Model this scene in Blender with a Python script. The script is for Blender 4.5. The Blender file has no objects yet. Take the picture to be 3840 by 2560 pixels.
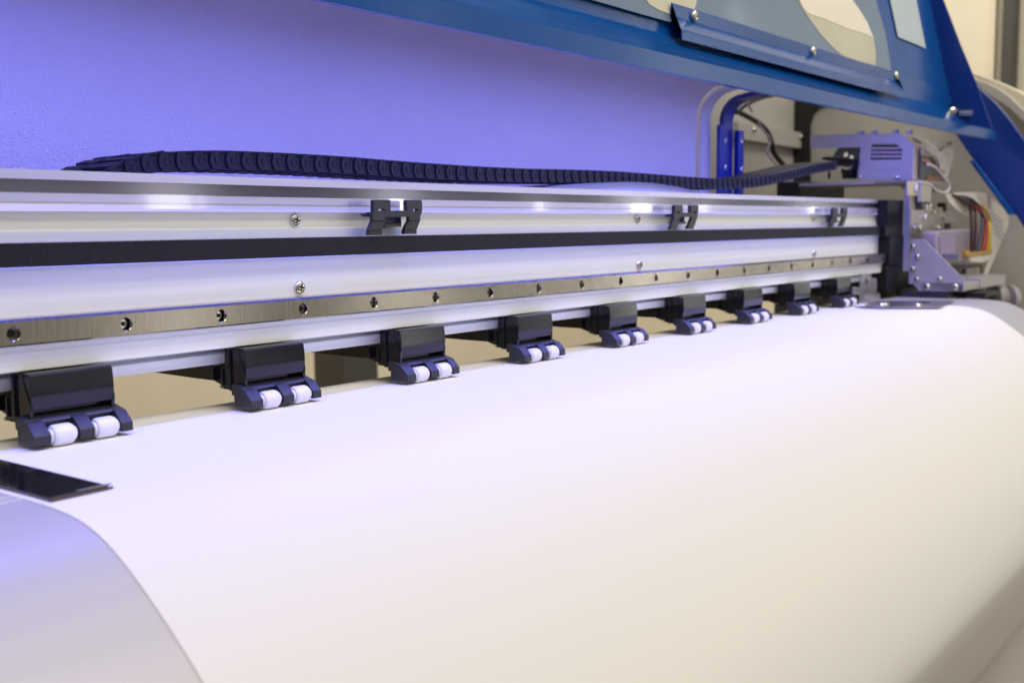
import bpy, bmesh, math, random
from mathutils import Vector, Matrix
random.seed(7)
R = math.radians
scene = bpy.context.scene
col = scene.collection

# ------------------------------------------------------------------ camera
F = 4100.0                      # focal length in pixels of a 3840 px wide picture
CAM = Vector((-0.2637, -0.5009, 0.0483))
vX = Vector((3177.0, -466.0, F)).normalized()
_c = -(vX.x * 0.010 + vX.y) / vX.z
vZ = -Vector((0.010, 1.0, _c)).normalized()
vY = vZ.cross(vX)
ROT = Matrix((vX, vY, vZ))      # camera (right, down, forward) -> world
right, down, fwd = ROT.col[0].copy(), ROT.col[1].copy(), ROT.col[2].copy()
cam_data = bpy.data.cameras.new('camera')
cam = bpy.data.objects.new('camera', cam_data); col.objects.link(cam)
m = Matrix((right, -down, -fwd)).transposed().to_4x4(); m.translation = CAM
cam.matrix_world = m
cam_data.lens = F / 3840 * 36; cam_data.sensor_width = 36
cam_data.clip_start = 0.01; cam_data.clip_end = 60
cam_data.dof.use_dof = True; cam_data.dof.focus_distance = 0.68; cam_data.dof.aperture_fstop = 12
scene.camera = cam
def ray(u, v): return ROT @ Vector((u - 1920, v - 1280, F))
def onX(u, v, X): r = ray(u, v); return CAM + r * ((X - CAM.x) / r.x)
def onY(u, v, Y): r = ray(u, v); return CAM + r * ((Y - CAM.y) / r.y)
def onZ(u, v, Z): r = ray(u, v); return CAM + r * ((Z - CAM.z) / r.z)

# ------------------------------------------------------------------ world, lights, exposure
scene.view_settings.view_transform = 'Standard'
scene.view_settings.look = 'None'
scene.view_settings.exposure = 0.05
scene.view_settings.gamma = 1.0
world = bpy.data.worlds.new('World'); scene.world = world; world.use_nodes = True
wn = world.node_tree; bg = wn.nodes['Background']
tc = wn.nodes.new('ShaderNodeTexCoord'); nz = wn.nodes.new('ShaderNodeTexNoise')
nz.inputs['Scale'].default_value = 2.6; nz.inputs['Detail'].default_value = 1.0
rmp = wn.nodes.new('ShaderNodeValToRGB')
rmp.color_ramp.elements[0].position = 0.40; rmp.color_ramp.elements[0].color = (0.30, 0.28, 0.25, 1)
rmp.color_ramp.elements[1].position = 0.66; rmp.color_ramp.elements[1].color = (1.0, 0.95, 0.87, 1)
wn.links.new(tc.outputs['Generated'], nz.inputs['Vector'])
wn.links.new(nz.outputs['Fac'], rmp.inputs['Fac'])
wn.links.new(rmp.outputs['Color'], bg.inputs['Color'])
bg.inputs['Strength'].default_value = 0.55

def area(name, loc, target, sx, sy, power, color, spread=180):
    d = bpy.data.lights.new(name, 'AREA'); d.shape = 'RECTANGLE'; d.size = sx; d.size_y = sy
    d.energy = power; d.color = color; d.spread = R(spread)
    o = bpy.data.objects.new(name, d); col.objects.link(o); o.location = loc
    o.rotation_euler = (Vector(target) - Vector(loc)).to_track_quat('-Z', 'Y').to_euler()
    return o
area('ceiling_light', (0.4, -1.15, 1.85), (0.45, -0.25, 0.0), 2.6, 0.7, 36, (1.0, 0.915, 0.78))
area('wall_fill_light', (2.7, 0.9, 2.3), (3.9, 0.7, 0.5), 2.2, 0.8, 55, (1.0, 0.96, 0.88))  # added lamp, brightens the side wall at the upper right
area('wall_fill_light', (1.0, 1.3, 1.6), (1.0, 2.3, -0.4), 2.5, 0.6, 26, (1.0, 0.93, 0.78))  # second added lamp, brightens the wall seen through the gap
led = area('led_light', (0.41, -0.014, 0.197), (0.41, 0.006, 0.05), 1.6, 0.010, 3.3, (0.17, 0.185, 1.0))
# tall glazed doors of the room behind the viewer: they give the bright upright reflections in the polished strip and rail
for u0, u1, L in ((558, 722, 1.3), (752, 772, 1.3), (1468, 1515, 4.5), (2025, 2040, 4), (2388, 2438, 5), (2640, 2655, 4), (3055, 3070, 6)):
    p0, p1 = onY(u0, 750, 0.01), onY(u1, 750, 0.01)
    d0, d1 = (p0 - CAM).normalized(), (p1 - CAM).normalized()
    a_ = Vector((p0.x + d0.x*3, -d0.y*3, 0)); b_ = Vector((p1.x + d1.x*3, -d1.y*3, 0))
    w_ = (a_ - b_).length; c_ = (a_ + b_)/2; c_.z = 0.30
    area('door_light', c_, (p0.x, 0.0, 0.30), w_, 2.4, 2*L*math.pi*w_*2.4, (1.0, 0.98, 0.93))

# ------------------------------------------------------------------ materials
def mat(name, color, rough=0.5, metal=0.0, spec=0.5, bump=None, var=None, coat=0.0, trans=0.0, aniso=0.0, sss=0.0):
    """bump=(scale vec, strength, distance); var=(scale vec, amount)"""
    ma = bpy.data.materials.new(name); ma.use_nodes = True
    nt = ma.node_tree; b = nt.nodes['Principled BSDF']
    b.inputs['Base Color'].default_value = (*color, 1)
    b.inputs['Roughness'].default_value = rough; b.inputs['Metallic'].default_value = metal
    b.inputs['Specular IOR Level'].default_value = spec
    b.inputs['Coat Weight'].default_value = coat; b.inputs['Coat Roughness'].default_value = 0.08
    b.inputs['Transmission Weight'].default_value = trans
    b.inputs['Anisotropic'].default_value = aniso
    if sss: b.inputs['Subsurface Weight'].default_value = sss; b.inputs['Subsurface Scale'].default_value = 0.003
    def noise(scale, detail=3.0):
        t = nt.nodes.new('ShaderNodeTexCoord'); mp = nt.nodes.new('ShaderNodeMapping')
        mp.inputs['Scale'].default_value = scale
        n = nt.nodes.new('ShaderNodeTexNoise'); n.inputs['Scale'].default_value = 1.0
        n.inputs['Detail'].default_value = detail
        nt.links.new(t.outputs['Object'], mp.inputs['Vector']); nt.links.new(mp.outputs['Vector'], n.inputs['Vector'])
        return n
    if bump:
        n = noise(bump[0], bump[3] if len(bump) > 3 else 3.0); bp = nt.nodes.new('ShaderNodeBump')
        bp.inputs['Strength'].default_value = bump[1]; bp.inputs['Distance'].default_value = bump[2]
        nt.links.new(n.outputs['Fac'], bp.inputs['Height']); nt.links.new(bp.outputs['Normal'], b.inputs['Normal'])
    if var:
        n = noise(var[0]); r = nt.nodes.new('ShaderNodeValToRGB'); a = var[1]
        r.color_ramp.elements[0].position = 0.3; r.color_ramp.elements[1].position = 0.7
        r.color_ramp.elements[0].color = (*[max(0, c * (1 - a)) for c in color], 1)
        r.color_ramp.elements[1].color = (*[min(1, c * (1 + a)) for c in color], 1)
        nt.links.new(n.outputs['Fac'], r.inputs['Fac']); nt.links.new(r.outputs['Color'], b.inputs['Base Color'])
        if len(var) > 2:
            mr = nt.nodes.new('ShaderNodeMapRange'); mr.inputs['To Min'].default_value = rough * (1 - var[2]); mr.inputs['To Max'].default_value = rough * (1 + var[2])
            nt.links.new(n.outputs['Fac'], mr.inputs['Value']); nt.links.new(mr.outputs['Result'], b.inputs['Roughness'])
    return ma
ALU = mat('brushed aluminium', (0.90, 0.92, 0.92), 0.5, 0.2, bump=((6, 900, 900), 0.15, 0.0004), var=((2.5, 260, 260), 0.06, 0.15))
ALU3 = mat('darkened groove metal', (0.20, 0.19, 0.25), 0.13, 0.6)  # dark base colour stands in for the band's shade and dark reflection
ALU2 = mat('polished aluminium', (0.70, 0.69, 0.76), 0.30, 0.45, bump=((4, 500, 500), 0.08, 0.0003), var=((2, 160, 160), 0.05))
STEEL = mat('ground steel rail', (0.34, 0.31, 0.265), 0.17, 1.0, bump=((1300, 300, 25), 0.10, 0.0002), var=((900, 60, 30), 0.12, 0.2), aniso=0.3)
BRIGHT = mat('bright screw steel', (0.72, 0.69, 0.64), 0.18, 1.0)
DARKHOLE = mat('dark recess', (0.012, 0.011, 0.011), 0.6)
BLACKP = mat('moulded black plastic', (0.006, 0.006, 0.010), 0.15, bump=((380, 380, 380), 0.08, 0.0003), var=((60, 60, 60), 0.25, 0.3))
BLACKT = mat('textured black plastic', (0.022, 0.022, 0.030), 0.38, bump=((1400, 1400, 1400), 0.5, 0.0003))
CHAIN = mat('chain plastic', (0.006, 0.006, 0.013), 0.5, spec=0.3, bump=((900, 900, 900), 0.2, 0.0002))
BELT = mat('belt rubber', (0.010, 0.010, 0.015), 0.6, spec=0.3, bump=((900, 200, 90), 0.3, 0.0003), var=((700, 60, 30), 0.25))
ROLL = mat('white nylon roller', (0.80, 0.80, 0.80), 0.35, sss=0.25)
WHITEP = mat('painted rear cover', (0.76, 0.72, 0.72), 0.22, spec=1.0, bump=((760, 760, 760), 0.62, 0.0018, 1.2), var=((4, 9, 9), 0.04, 0.35))
GREYP = mat('grey painted sheet steel', (0.50, 0.48, 0.43), 0.5, bump=((700, 700, 700), 0.15, 0.0004), var=((12, 12, 12), 0.05))
GREYD = mat('dark grey sheet', (0.10, 0.10, 0.10), 0.5, var=((20, 20, 20), 0.1))
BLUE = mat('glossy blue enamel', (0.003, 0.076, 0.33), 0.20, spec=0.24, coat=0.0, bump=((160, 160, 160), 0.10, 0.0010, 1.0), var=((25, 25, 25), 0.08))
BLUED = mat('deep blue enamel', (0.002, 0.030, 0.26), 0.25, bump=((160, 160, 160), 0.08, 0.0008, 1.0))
SLIDE = mat('matt black slider', (0.006, 0.006, 0.007), 0.5, spec=0.3)
BLUE2 = mat('blue trim enamel', (0.006, 0.022, 0.22), 0.3, bump=((160, 160, 160), 0.1, 0.0008))
PAPER = mat('uncoated white media', (0.84, 0.83, 0.80), 0.75, spec=0.25, bump=((1.2, 9, 9), 0.35, 0.004, 1.5), var=((0.8, 14, 14), 0.012))
PLATEN = mat('platen metal', (0.52, 0.51, 0.52), 0.5, metal=0.25, bump=((8, 900, 900), 0.08, 0.0003), var=((2, 60, 60), 0.03))
CREAM = mat('cream housing paint', (0.66, 0.60, 0.47), 0.5, bump=((600, 600, 600), 0.1, 0.0005))
CARR = mat('carriage sheet metal', (0.42, 0.40, 0.41), 0.42, metal=0.25, bump=((700, 700, 700), 0.1, 0.0003), var=((14, 14, 14), 0.05))
GLASSY = mat('clear strip film', (0.75, 0.74, 0.80), 0.05, 0.0, spec=0.8)
WINBLUE = mat('tinted window film', (0.15, 0.225, 0.335), 0.35, coat=0.2)
WINCREAM = mat('cream painted view', (0.60, 0.58, 0.46), 0.55, var=((6, 6, 9), 0.10))
STICK = mat('white sticker', (0.50, 0.60, 0.66), 0.4)
RIBBON = mat('white ribbon cable', (0.72, 0.68, 0.62), 0.45, var=((400, 90, 60), 0.06))
RIBTXT = mat('blue ribbon print', (0.25, 0.33, 0.45), 0.5)
CLEARP = mat('translucent white plastic', (0.50, 0.45, 0.56), 0.25, trans=0.25)
ACRY = mat('clear acrylic', (0.85, 0.85, 0.85), 0.12, trans=0.85)
YEL = mat('yellow connector', (0.55, 0.32, 0.04), 0.4)
INK = mat('printed ink', (0.03, 0.03, 0.03), 0.6)
def wire(n, c): return mat(n, c, 0.38)
W_Y, W_R, W_K, W_B, W_BR = wire('yellow wire', (0.62, 0.42, 0.01)), wire('red wire', (0.35, 0.02, 0.015)), wire('black wire', (0.012, 0.012, 0.014)), wire('blue wire', (0.02, 0.035, 0.07)), wire('brown wire', (0.06, 0.018, 0.02))
W_W = wire('white wire', (0.6, 0.52, 0.52))
COPPER = mat('copper part', (0.36, 0.16, 0.08), 0.4, 0.5)
WALLM = mat('cream plaster', (0.66, 0.60, 0.47), 0.8, bump=((40, 40, 40), 0.2, 0.002), var=((3, 3, 3), 0.04))
POSTM = mat('dark post paint', (0.05, 0.047, 0.042), 0.5)
FLOORM = mat('dark brown floor', (0.16, 0.11, 0.045), 0.5, bump=((120, 120, 120), 0.4, 0.002))
CLAMPM = mat('black glossy clamp steel', (0.012, 0.012, 0.015), 0.07, coat=0.3, bump=((60, 60, 60), 0.05, 0.0008))
BROWN = mat('brown bare edge', (0.11, 0.075, 0.06), 0.5)
PLATE = mat('plated clamp steel', (0.34, 0.33, 0.34), 0.28, 0.85)

# ------------------------------------------------------------------ mesh helpers
class MB:
    def __init__(s): s.v, s.f, s.mi, s.mats, s.cur = [], [], [], [], 0
    def use(s, m):
        if m not in s.mats: s.mats.append(m)
        s.cur = s.mats.index(m); return s
    def add(s, vs, fs):
        o = len(s.v); s.v += [Vector(v) for v in vs]
        for f in fs: s.f.append([o + i for i in f]); s.mi.append(s.cur)
        return s
    def box(s, a, b):
        x0, y0, z0 = a; x1, y1, z1 = b
        return s.add([(x0,y0,z0),(x1,y0,z0),(x1,y1,z0),(x0,y1,z0),(x0,y0,z1),(x1,y0,z1),(x1,y1,z1),(x0,y1,z1)],
                     [(0,3,2,1),(4,5,6,7),(0,1,5,4),(1,2,6,5),(2,3,7,6),(3,0,4,7)])
    def prism(s, pts, vec):
        """closed polygon of 3d points swept by vec"""
        n = len(pts); p = [Vector(q) for q in pts]; v = Vector(vec)
        nrm = Vector((0, 0, 0))
        for i in range(n): nrm += p[i].cross(p[(i+1) % n])
        if nrm.dot(v) > 0: p.reverse()
        return s.add(p + [q + v for q in p], [tuple(range(n)), tuple(range(2*n-1, n-1, -1))] + [(i, n+i, n+(i+1) % n, (i+1) % n) for i in range(n)])
    def sheet(s, a, b):
        """ruled strip between two polylines"""
        n = len(a)
        return s.add(list(a) + list(b), [(i, i+1, n+i+1, n+i) for i in range(n-1)])
    def tube(s, pts, r, n=10):
        pts = [Vector(p) for p in pts]; rings = []
        up = Vector((0.13, 0.2, 0.97))
        for i, p in enumerate(pts):
            t = (pts[min(i+1, len(pts)-1)] - pts[max(i-1, 0)]).normalized()
            u = t.cross(up).normalized(); w = u.cross(t)
            rings.append([p + (u*math.cos(2*math.pi*k/n) + w*math.sin(2*math.pi*k/n))*r for k in range(n)])
        vs = [q for g in rings for q in g]
        fs = [(i*n+k, i*n+(k+1) % n, (i+1)*n+(k+1) % n, (i+1)*n+k) for i in range(len(pts)-1) for k in range(n)]
        fs += [tuple(range(n)), tuple(range(len(vs)-1, len(vs)-n-1, -1))]
        return s.add(vs, fs)
    def lathe(s, c, axis, prof, n=24):
        """prof: list of (distance along axis, radius)"""
        c = Vector(c); a = Vector(axis).normalized(); u = a.orthogonal().normalized(); w = a.cross(u)
        vs = []
        for (t, r) in prof: vs += [c + a*t + (u*math.cos(2*math.pi*k/n) + w*math.sin(2*math.pi*k/n))*max(r, 1e-6) for k in range(n)]
        fs = [(i*n+k, i*n+(k+1) % n, (i+1)*n+(k+1) % n, (i+1)*n+k) for i in range(len(prof)-1) for k in range(n)]
        return s.add(vs, fs + [tuple(range(n-1, -1, -1)), tuple(range((len(prof)-1)*n, len(prof)*n))])
    def build(s, name, parent=None, bevel=0.0, smooth=40, flip=False, seg=2):
        me = bpy.data.meshes.new(name); me.from_pydata([tuple(v) for v in s.v], [], s.f)
        for ma in s.mats: me.materials.append(ma)
        me.polygons.foreach_set('material_index', s.mi)
        bm = bmesh.new(); bm.from_mesh(me); bmesh.ops.recalc_face_normals(bm, faces=bm.faces)
        if flip: bmesh.ops.reverse_faces(bm, faces=bm.faces)
        bm.to_mesh(me); bm.free()
        o = bpy.data.objects.new(name, me); col.objects.link(o); o.parent = parent
        if bevel:
            bv = o.modifiers.new('edge', 'BEVEL'); bv.width = bevel; bv.segments = seg; bv.limit_method = 'ANGLE'; bv.angle_limit = R(35)
            bv.harden_normals = False
        me.shade_smooth()
        me.set_sharp_from_angle(angle=R(smooth))
        return o
def empty(name, loc, label, cat, group=None):
    o = bpy.data.objects.new(name, None); col.objects.link(o); o.location = loc; o.empty_display_size = 0.05
    o['label'] = label; o['category'] = cat
    if group: o['group'] = group
    return o
def keep(o, parent):      # parent without moving
    o.parent = parent; o.matrix_parent_inverse = Matrix.Translation(-parent.location); return o
def tag(o, label, cat, group=None):
    o['label'] = label; o['category'] = cat
    if group: o['group'] = group
    return o
def structure(o): o['kind'] = 'structure'; return o
def instance(o, d, parent=None):
    c = o.copy(); col.objects.link(c); c.location = o.location + Vector(d)
    if parent: c.parent = parent
    return c
def catmull(pts, n=6):
    P = [Vector(p) for p in pts]; P = [2*P[0]-P[1]] + P + [2*P[-1]-P[-2]]; out = []
    for i in range(1, len(P)-2):
        for k in range(n):
            t = k/n; a, b, c, d = P[i-1], P[i], P[i+1], P[i+2]
            out.append(0.5*((2*b) + (c-a)*t + (2*a-5*b+4*c-d)*t*t + (3*b-a-3*c+d)*t**3))
    out.append(P[-2]); return out
def screw(name, loc, axis, r, parent, slot='cross', h=None):
    """pan head screw: domed head standing on a surface, recess on top"""
    h = h or r*0.55; b = MB().use(BRIGHT)
    b.lathe(loc, axis, [(0, r*1.02), (h*0.35, r), (h*0.75, r*0.86), (h*0.97, r*0.55), (h, r*0.42)], 20)
    a = Vector(axis).normalized(); u = a.orthogonal().normalized(); w = a.cross(u); b.use(DARKHOLE)
    q = Matrix.Rotation(0.5, 3, a); u = q @ u; w = q @ w; L = Vector(loc)
    if slot == 'cross':
        for (p, s_) in ((u, w), (w, u)):
            c = [L + a*h*0.9 + p*i*r*0.52 + s_*j*r*0.15 for i, j in ((-1,-1),(1,-1),(1,1),(-1,1))]
            b.prism(c, a*h*(0.16 if p is u else 0.17))
    else:
        b.lathe(L + a*h*0.9, a, [(0, r*0.4), (h*0.13, r*0.4)], 6)
    return b.build(name, parent, smooth=50)

# ================================================================== setting
fl = MB().use(FLOORM).box((-6, -6, -0.97), (9, 6, -0.95)).build('floor'); structure(fl)
wl = MB().use(WALLM).box((-5, 2.30, -0.95), (9, 2.40, 3.2)).build('wall'); structure(wl)
ws = MB().use(WALLM).box((4.0, -0.30, -0.9499), (4.1, 2.2999, 2.7)).build('wall'); structure(ws)
wl['label'] = 'cream plastered room wall behind the printer'
# dark posts: one seen top right, one through the gap under the beam
def post(px0, px1, py, Y, z0, z1, label):
    a, b_ = onY(px0, py, Y), onY(px1, py, Y)
    o = MB().use(POSTM).box((a.x, Y, z0), (b_.x, Y + 0.12, z1)).build('post', bevel=0.004)
    return tag(o, label, 'post')
pa, pb = onX(3757, 100, 3.93), onX(3805, 100, 3.93)
o = MB().use(POSTM).box((3.93, pb.y, -0.949), (3.999, pa.y, 2.6)).build('post', bevel=0.004); tag(o, 'dark vertical post against the cream wall at the upper right', 'post')
post(1293, 1420, 1420, 1.6, -0.949, -0.12, 'dark post seen through the gap under the printer beam')
o = MB().use(CREAM).box((3.96, onX(3731, 100, 3.96).y, -0.949), (3.999, onX(3719, 100, 3.96).y, 2.6)).build('pipe'); tag(o, 'thin pale pipe running up the wall left of the dark post', 'pipe')

# ================================================================== printer
printer = empty('large_format_printer', (0.5, 0.1, -0.95), 'large format printer with blue lid open above a white aluminium beam, violet light inside', 'printer')
PI = Matrix.Translation(-printer.location)
def part(b, name, **k):
    o = b.build(name, printer, **k); o.matrix_parent_inverse = PI; return o

# ---- beam
X0, X1 = -0.42, 1.262
prof = [(0.0120,0.0778),(0.0120,0.0731),(0.0145,0.0729),(0.0145,0.0666),(0.0120,0.0664),(0.0118,0.0622),(0.0124,0.0620),(0.0108,0.0576),
        (0.0145,0.0573),(0.0145,0.0485),(0.0125,0.0476),(0.0125,0.0424),(0.0150,0.0420),(0.0150,0.0310),(0.0123,0.0302),(0.0123,-0.0064),
        (0.0050,-0.0068),(0.0050,-0.0084),(0.0075,-0.0090),(0.0075,-0.0098),(0.0060,-0.0104),(0.0060,-0.0190),(0.0072,-0.0196),
        (0.0300,-0.0196),(0.0300,-0.0235),(0.0190,-0.0240),(0.0190,-0.0292),(0.0200,-0.0300),(0.0900,-0.0300),(0.0900,0.0778)]
b = MB().use(ALU)
n = len(prof)
b.add([(X0, y, z) for y, z in prof] + [(X1, y, z) for y, z in prof], [tuple(range(n)), tuple(range(2*n-1, n-1, -1))])
for i in range(n):
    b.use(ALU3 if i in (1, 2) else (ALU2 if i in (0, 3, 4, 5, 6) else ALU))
    y0, z0 = prof[i]; y1, z1 = prof[(i+1) % n]
    b.add([(X0,y0,z0),(X0,y1,z1),(X1,y1,z1),(X1,y0,z0)], [(0,1,2,3)])
bm_ = None
beam = part(b, 'gantry_beam', smooth=20)
bpy.context.view_layer.update()
def sub(o, parent): o.parent = parent; o.matrix_parent_inverse = parent.matrix_world.inverted(); return o
for (x, z) in ((0.188,0.0530),(0.188,0.0120),(0.590,0.0530),(0.590,0.0120),(0.992,0.0530),(0.992,0.0120)):
    sub(screw('beam_screw', (x, 0.0123 if z < 0.03 else 0.0145, z), (0,-1,0), 0.0040, None, h=0.0024), beam)

# ---- guide rail with real counterbored holes
b = MB().use(STEEL)
zc, zt, zb = -0.0002, 0.0052, -0.0056
RX0, RX1 = -0.40, 1.258
HR, NS = 0.0036, 24
xs = []
k0 = -6
holes = [(k, 0.06*k) for k in range(-6, 21)]
def sqpt(cx, a):      # point of the surrounding rectangle at angle a
    hx, hz0, hz1 = 0.008, zb - zc, zt - zc
    c, s_ = math.cos(a), math.sin(a)
    t = min((hx/abs(c)) if abs(c) > 1e-9 else 9, ((hz1 if s_ > 0 else -hz0)/abs(s_)) if abs(s_) > 1e-9 else 9)
    return (cx + c*t, 0, zc + s_*t)
for k, cx in holes:
    A = [2*math.pi*(i+0.5)/NS for i in range(NS)]
    corner = [math.atan2(z, x) % (2*math.pi) for x, z in ((0.008, zt-zc), (-0.008, zt-zc), (-0.008, zb-zc), (0.008, zb-zc))]
    for c in corner:
        j = min(range(NS), key=lambda i: abs(A[i]-c)); A[j] = c
    ring = [(cx + HR*math.cos(a), 0, zc + HR*math.sin(a)) for a in A]
    out = [sqpt(cx, a) for a in A]
    lip = [(cx + (HR-0.0003)*math.cos(a), 0.0003, zc + (HR-0.0003)*math.sin(a)) for a in A]
    dd = 0.0038 if k % 3 == 0 else 0.0062
    deep = [(cx + (HR-0.0003)*math.cos(a), dd, zc + (HR-0.0003)*math.sin(a)) for a in A]
    b.use(STEEL).add(out + ring + lip, [(i, (i+1) % NS, NS+(i+1) % NS, NS+i) for i in range(NS)] + [(NS+i, NS+(i+1) % NS, 2*NS+(i+1) % NS, 2*NS+i) for i in range(NS)])
    b.use(STEEL).add(lip + deep, [(i, (i+1) % NS, NS+(i+1) % NS, NS+i) for i in range(NS)])
    b.use(STEEL).add(deep, [tuple(range(NS))])
    if k % 3 == 0: b.use(DARKHOLE).lathe((cx, dd - 0.0001, zc), (0,-1,0), [(0, 0.0021), (0.0001, 0.0021)], 16)
edges = [RX0] + [q for k, cx in holes for q in (cx-0.008, cx+0.008)] + [RX1]
for i in range(0, len(edges), 2):
    b.use(STEEL).add([(edges[i],0,zb),(edges[i+1],0,zb),(edges[i+1],0,zt),(edges[i],0,zt)], [(0,1,2,3)])
rp = [(0,zt),(0.0012,0.0066),(0.0128,0.0066),(0.0128,-0.0064),(0.0010,-0.0064),(0,zb)]
for i in range(len(rp)-1):
    (y0,z0),(y1,z1) = rp[i], rp[i+1]
    b.use(STEEL).add([(RX0,y0,z0),(RX0,y1,z1),(RX1,y1,z1),(RX1,y0,z0)], [(0,1,2,3)])
b.add([(RX1,y,z) for y,z in rp], [tuple(range(6))])
rail = part(b, 'guide_rail', smooth=30)
bpy.context.view_layer.update()
proto = None
for k, cx in holes:
    if k % 3 == 0 or k < 0: continue
    bb = MB().use(BRIGHT)
    NH = 18
    bb.lathe((cx, 0.0062, zc), (0,-1,0), [(0, 0.0027), (0.0026, 0.0027), (0.0030, 0.0024)], NH)
    bb.use(DARKHOLE).lathe((cx, 0.0062, zc), (0,-1,0), [(0.0025, 0.0013), (0.00312, 0.00135)], 6)
    sub(bb.build('rail_bolt', None, smooth=40), rail)

# ---- belt
b = MB().use(BELT).box((X0+0.02, 0.0042, 0.0309), (1.255, 0.0060, 0.0423))
x = X0 + 0.03
while x < 1.25:
    b.box((x, 0.0060, 0.0307), (x+0.0016, 0.0070, 0.0421)); x += 0.003
belt = part(b, 'drive_belt')

# ---- encoder strip: a thin film standing in front of the upper ledges
b = MB().use(GLASSY)
b.box((-0.30, 0.0098, 0.0590), (1.19, 0.0100, 0.0668))
enc_mat = bpy.data.materials.new('clear glossy film'); enc_mat.use_nodes = True
nt = enc_mat.node_tree; nt.nodes.clear()
outn = nt.nodes.new('ShaderNodeOutputMaterial'); mx = nt.nodes.new('ShaderNodeMixShader'); tr = nt.nodes.new('ShaderNodeBsdfTransparent'); gl = nt.nodes.new('ShaderNodeBsdfGlossy')
gl.inputs['Roughness'].default_value = 0.06; gl.inputs['Color'].default_value = (0.9, 0.9, 0.95, 1); mx.inputs['Fac'].default_value = 0.10
nt.links.new(tr.outputs[0], mx.inputs[1]); nt.links.new(gl.outputs[0], mx.inputs[2]); nt.links.new(mx.outputs[0], outn.inputs[0])
b.mats = [enc_mat]
enc = part(b, 'encoder_strip')

# ---- strip clips
def clip_mesh():
    b = MB().use(BLACKT)
    def g(x, y, Y=-0.001): return onY(1200 + x/1.809, 650 + y/1.809, Y)
    def pl(pts, Y, t): b.prism([g(*p, Y) for p in pts], (0, t, 0))
    pl([(366,186),(374,178),(470,178),(480,188),(480,262),(438,262),(438,243),(398,243),(396,266),(366,274)], -0.002, 0.0034)
    pl([(588,190),(594,180),(684,180),(694,190),(695,250),(690,272),(650,272),(648,258),(666,254),(664,243),(636,243),(634,270),(590,262)], -0.002, 0.0034)
    pl([(352,264),(395,262),(440,252),(590,252),(640,264),(692,264),(682,294),(440,298),(360,294)], -0.002, 0.006)
    pl([(302,272),(360,268),(360,296),(312,294)], 0.002, 0.004)
    pl([(360,290),(442,290),(444,322),(358,322)], -0.002, 0.003)
    pl([(358,322),(444,322),(424,384),(334,386)], -0.0005, 0.003)
    pl([(334,386),(424,384),(424,418),(332,420)], 0.0015, 0.003)
    pl([(606,286),(682,284),(682,318),(604,320)], -0.002, 0.003)
    pl([(604,320),(682,318),(658,382),(574,384)], -0.0005, 0.003)
    pl([(574,384),(658,382),(657,412),(573,412)], 0.0015, 0.003)
    pl([(440,292),(550,290),(554,362),(440,366)], 0.006, 0.006)
    pl([(440,344),(548,340),(554,362),(440,366)], 0.002, 0.004)
    return b
clip = part(clip_mesh(), 'strip_clip', bevel=0.0003)
for dx in (0.3898, 0.7745): instance(clip, (dx, 0, 0))

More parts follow.
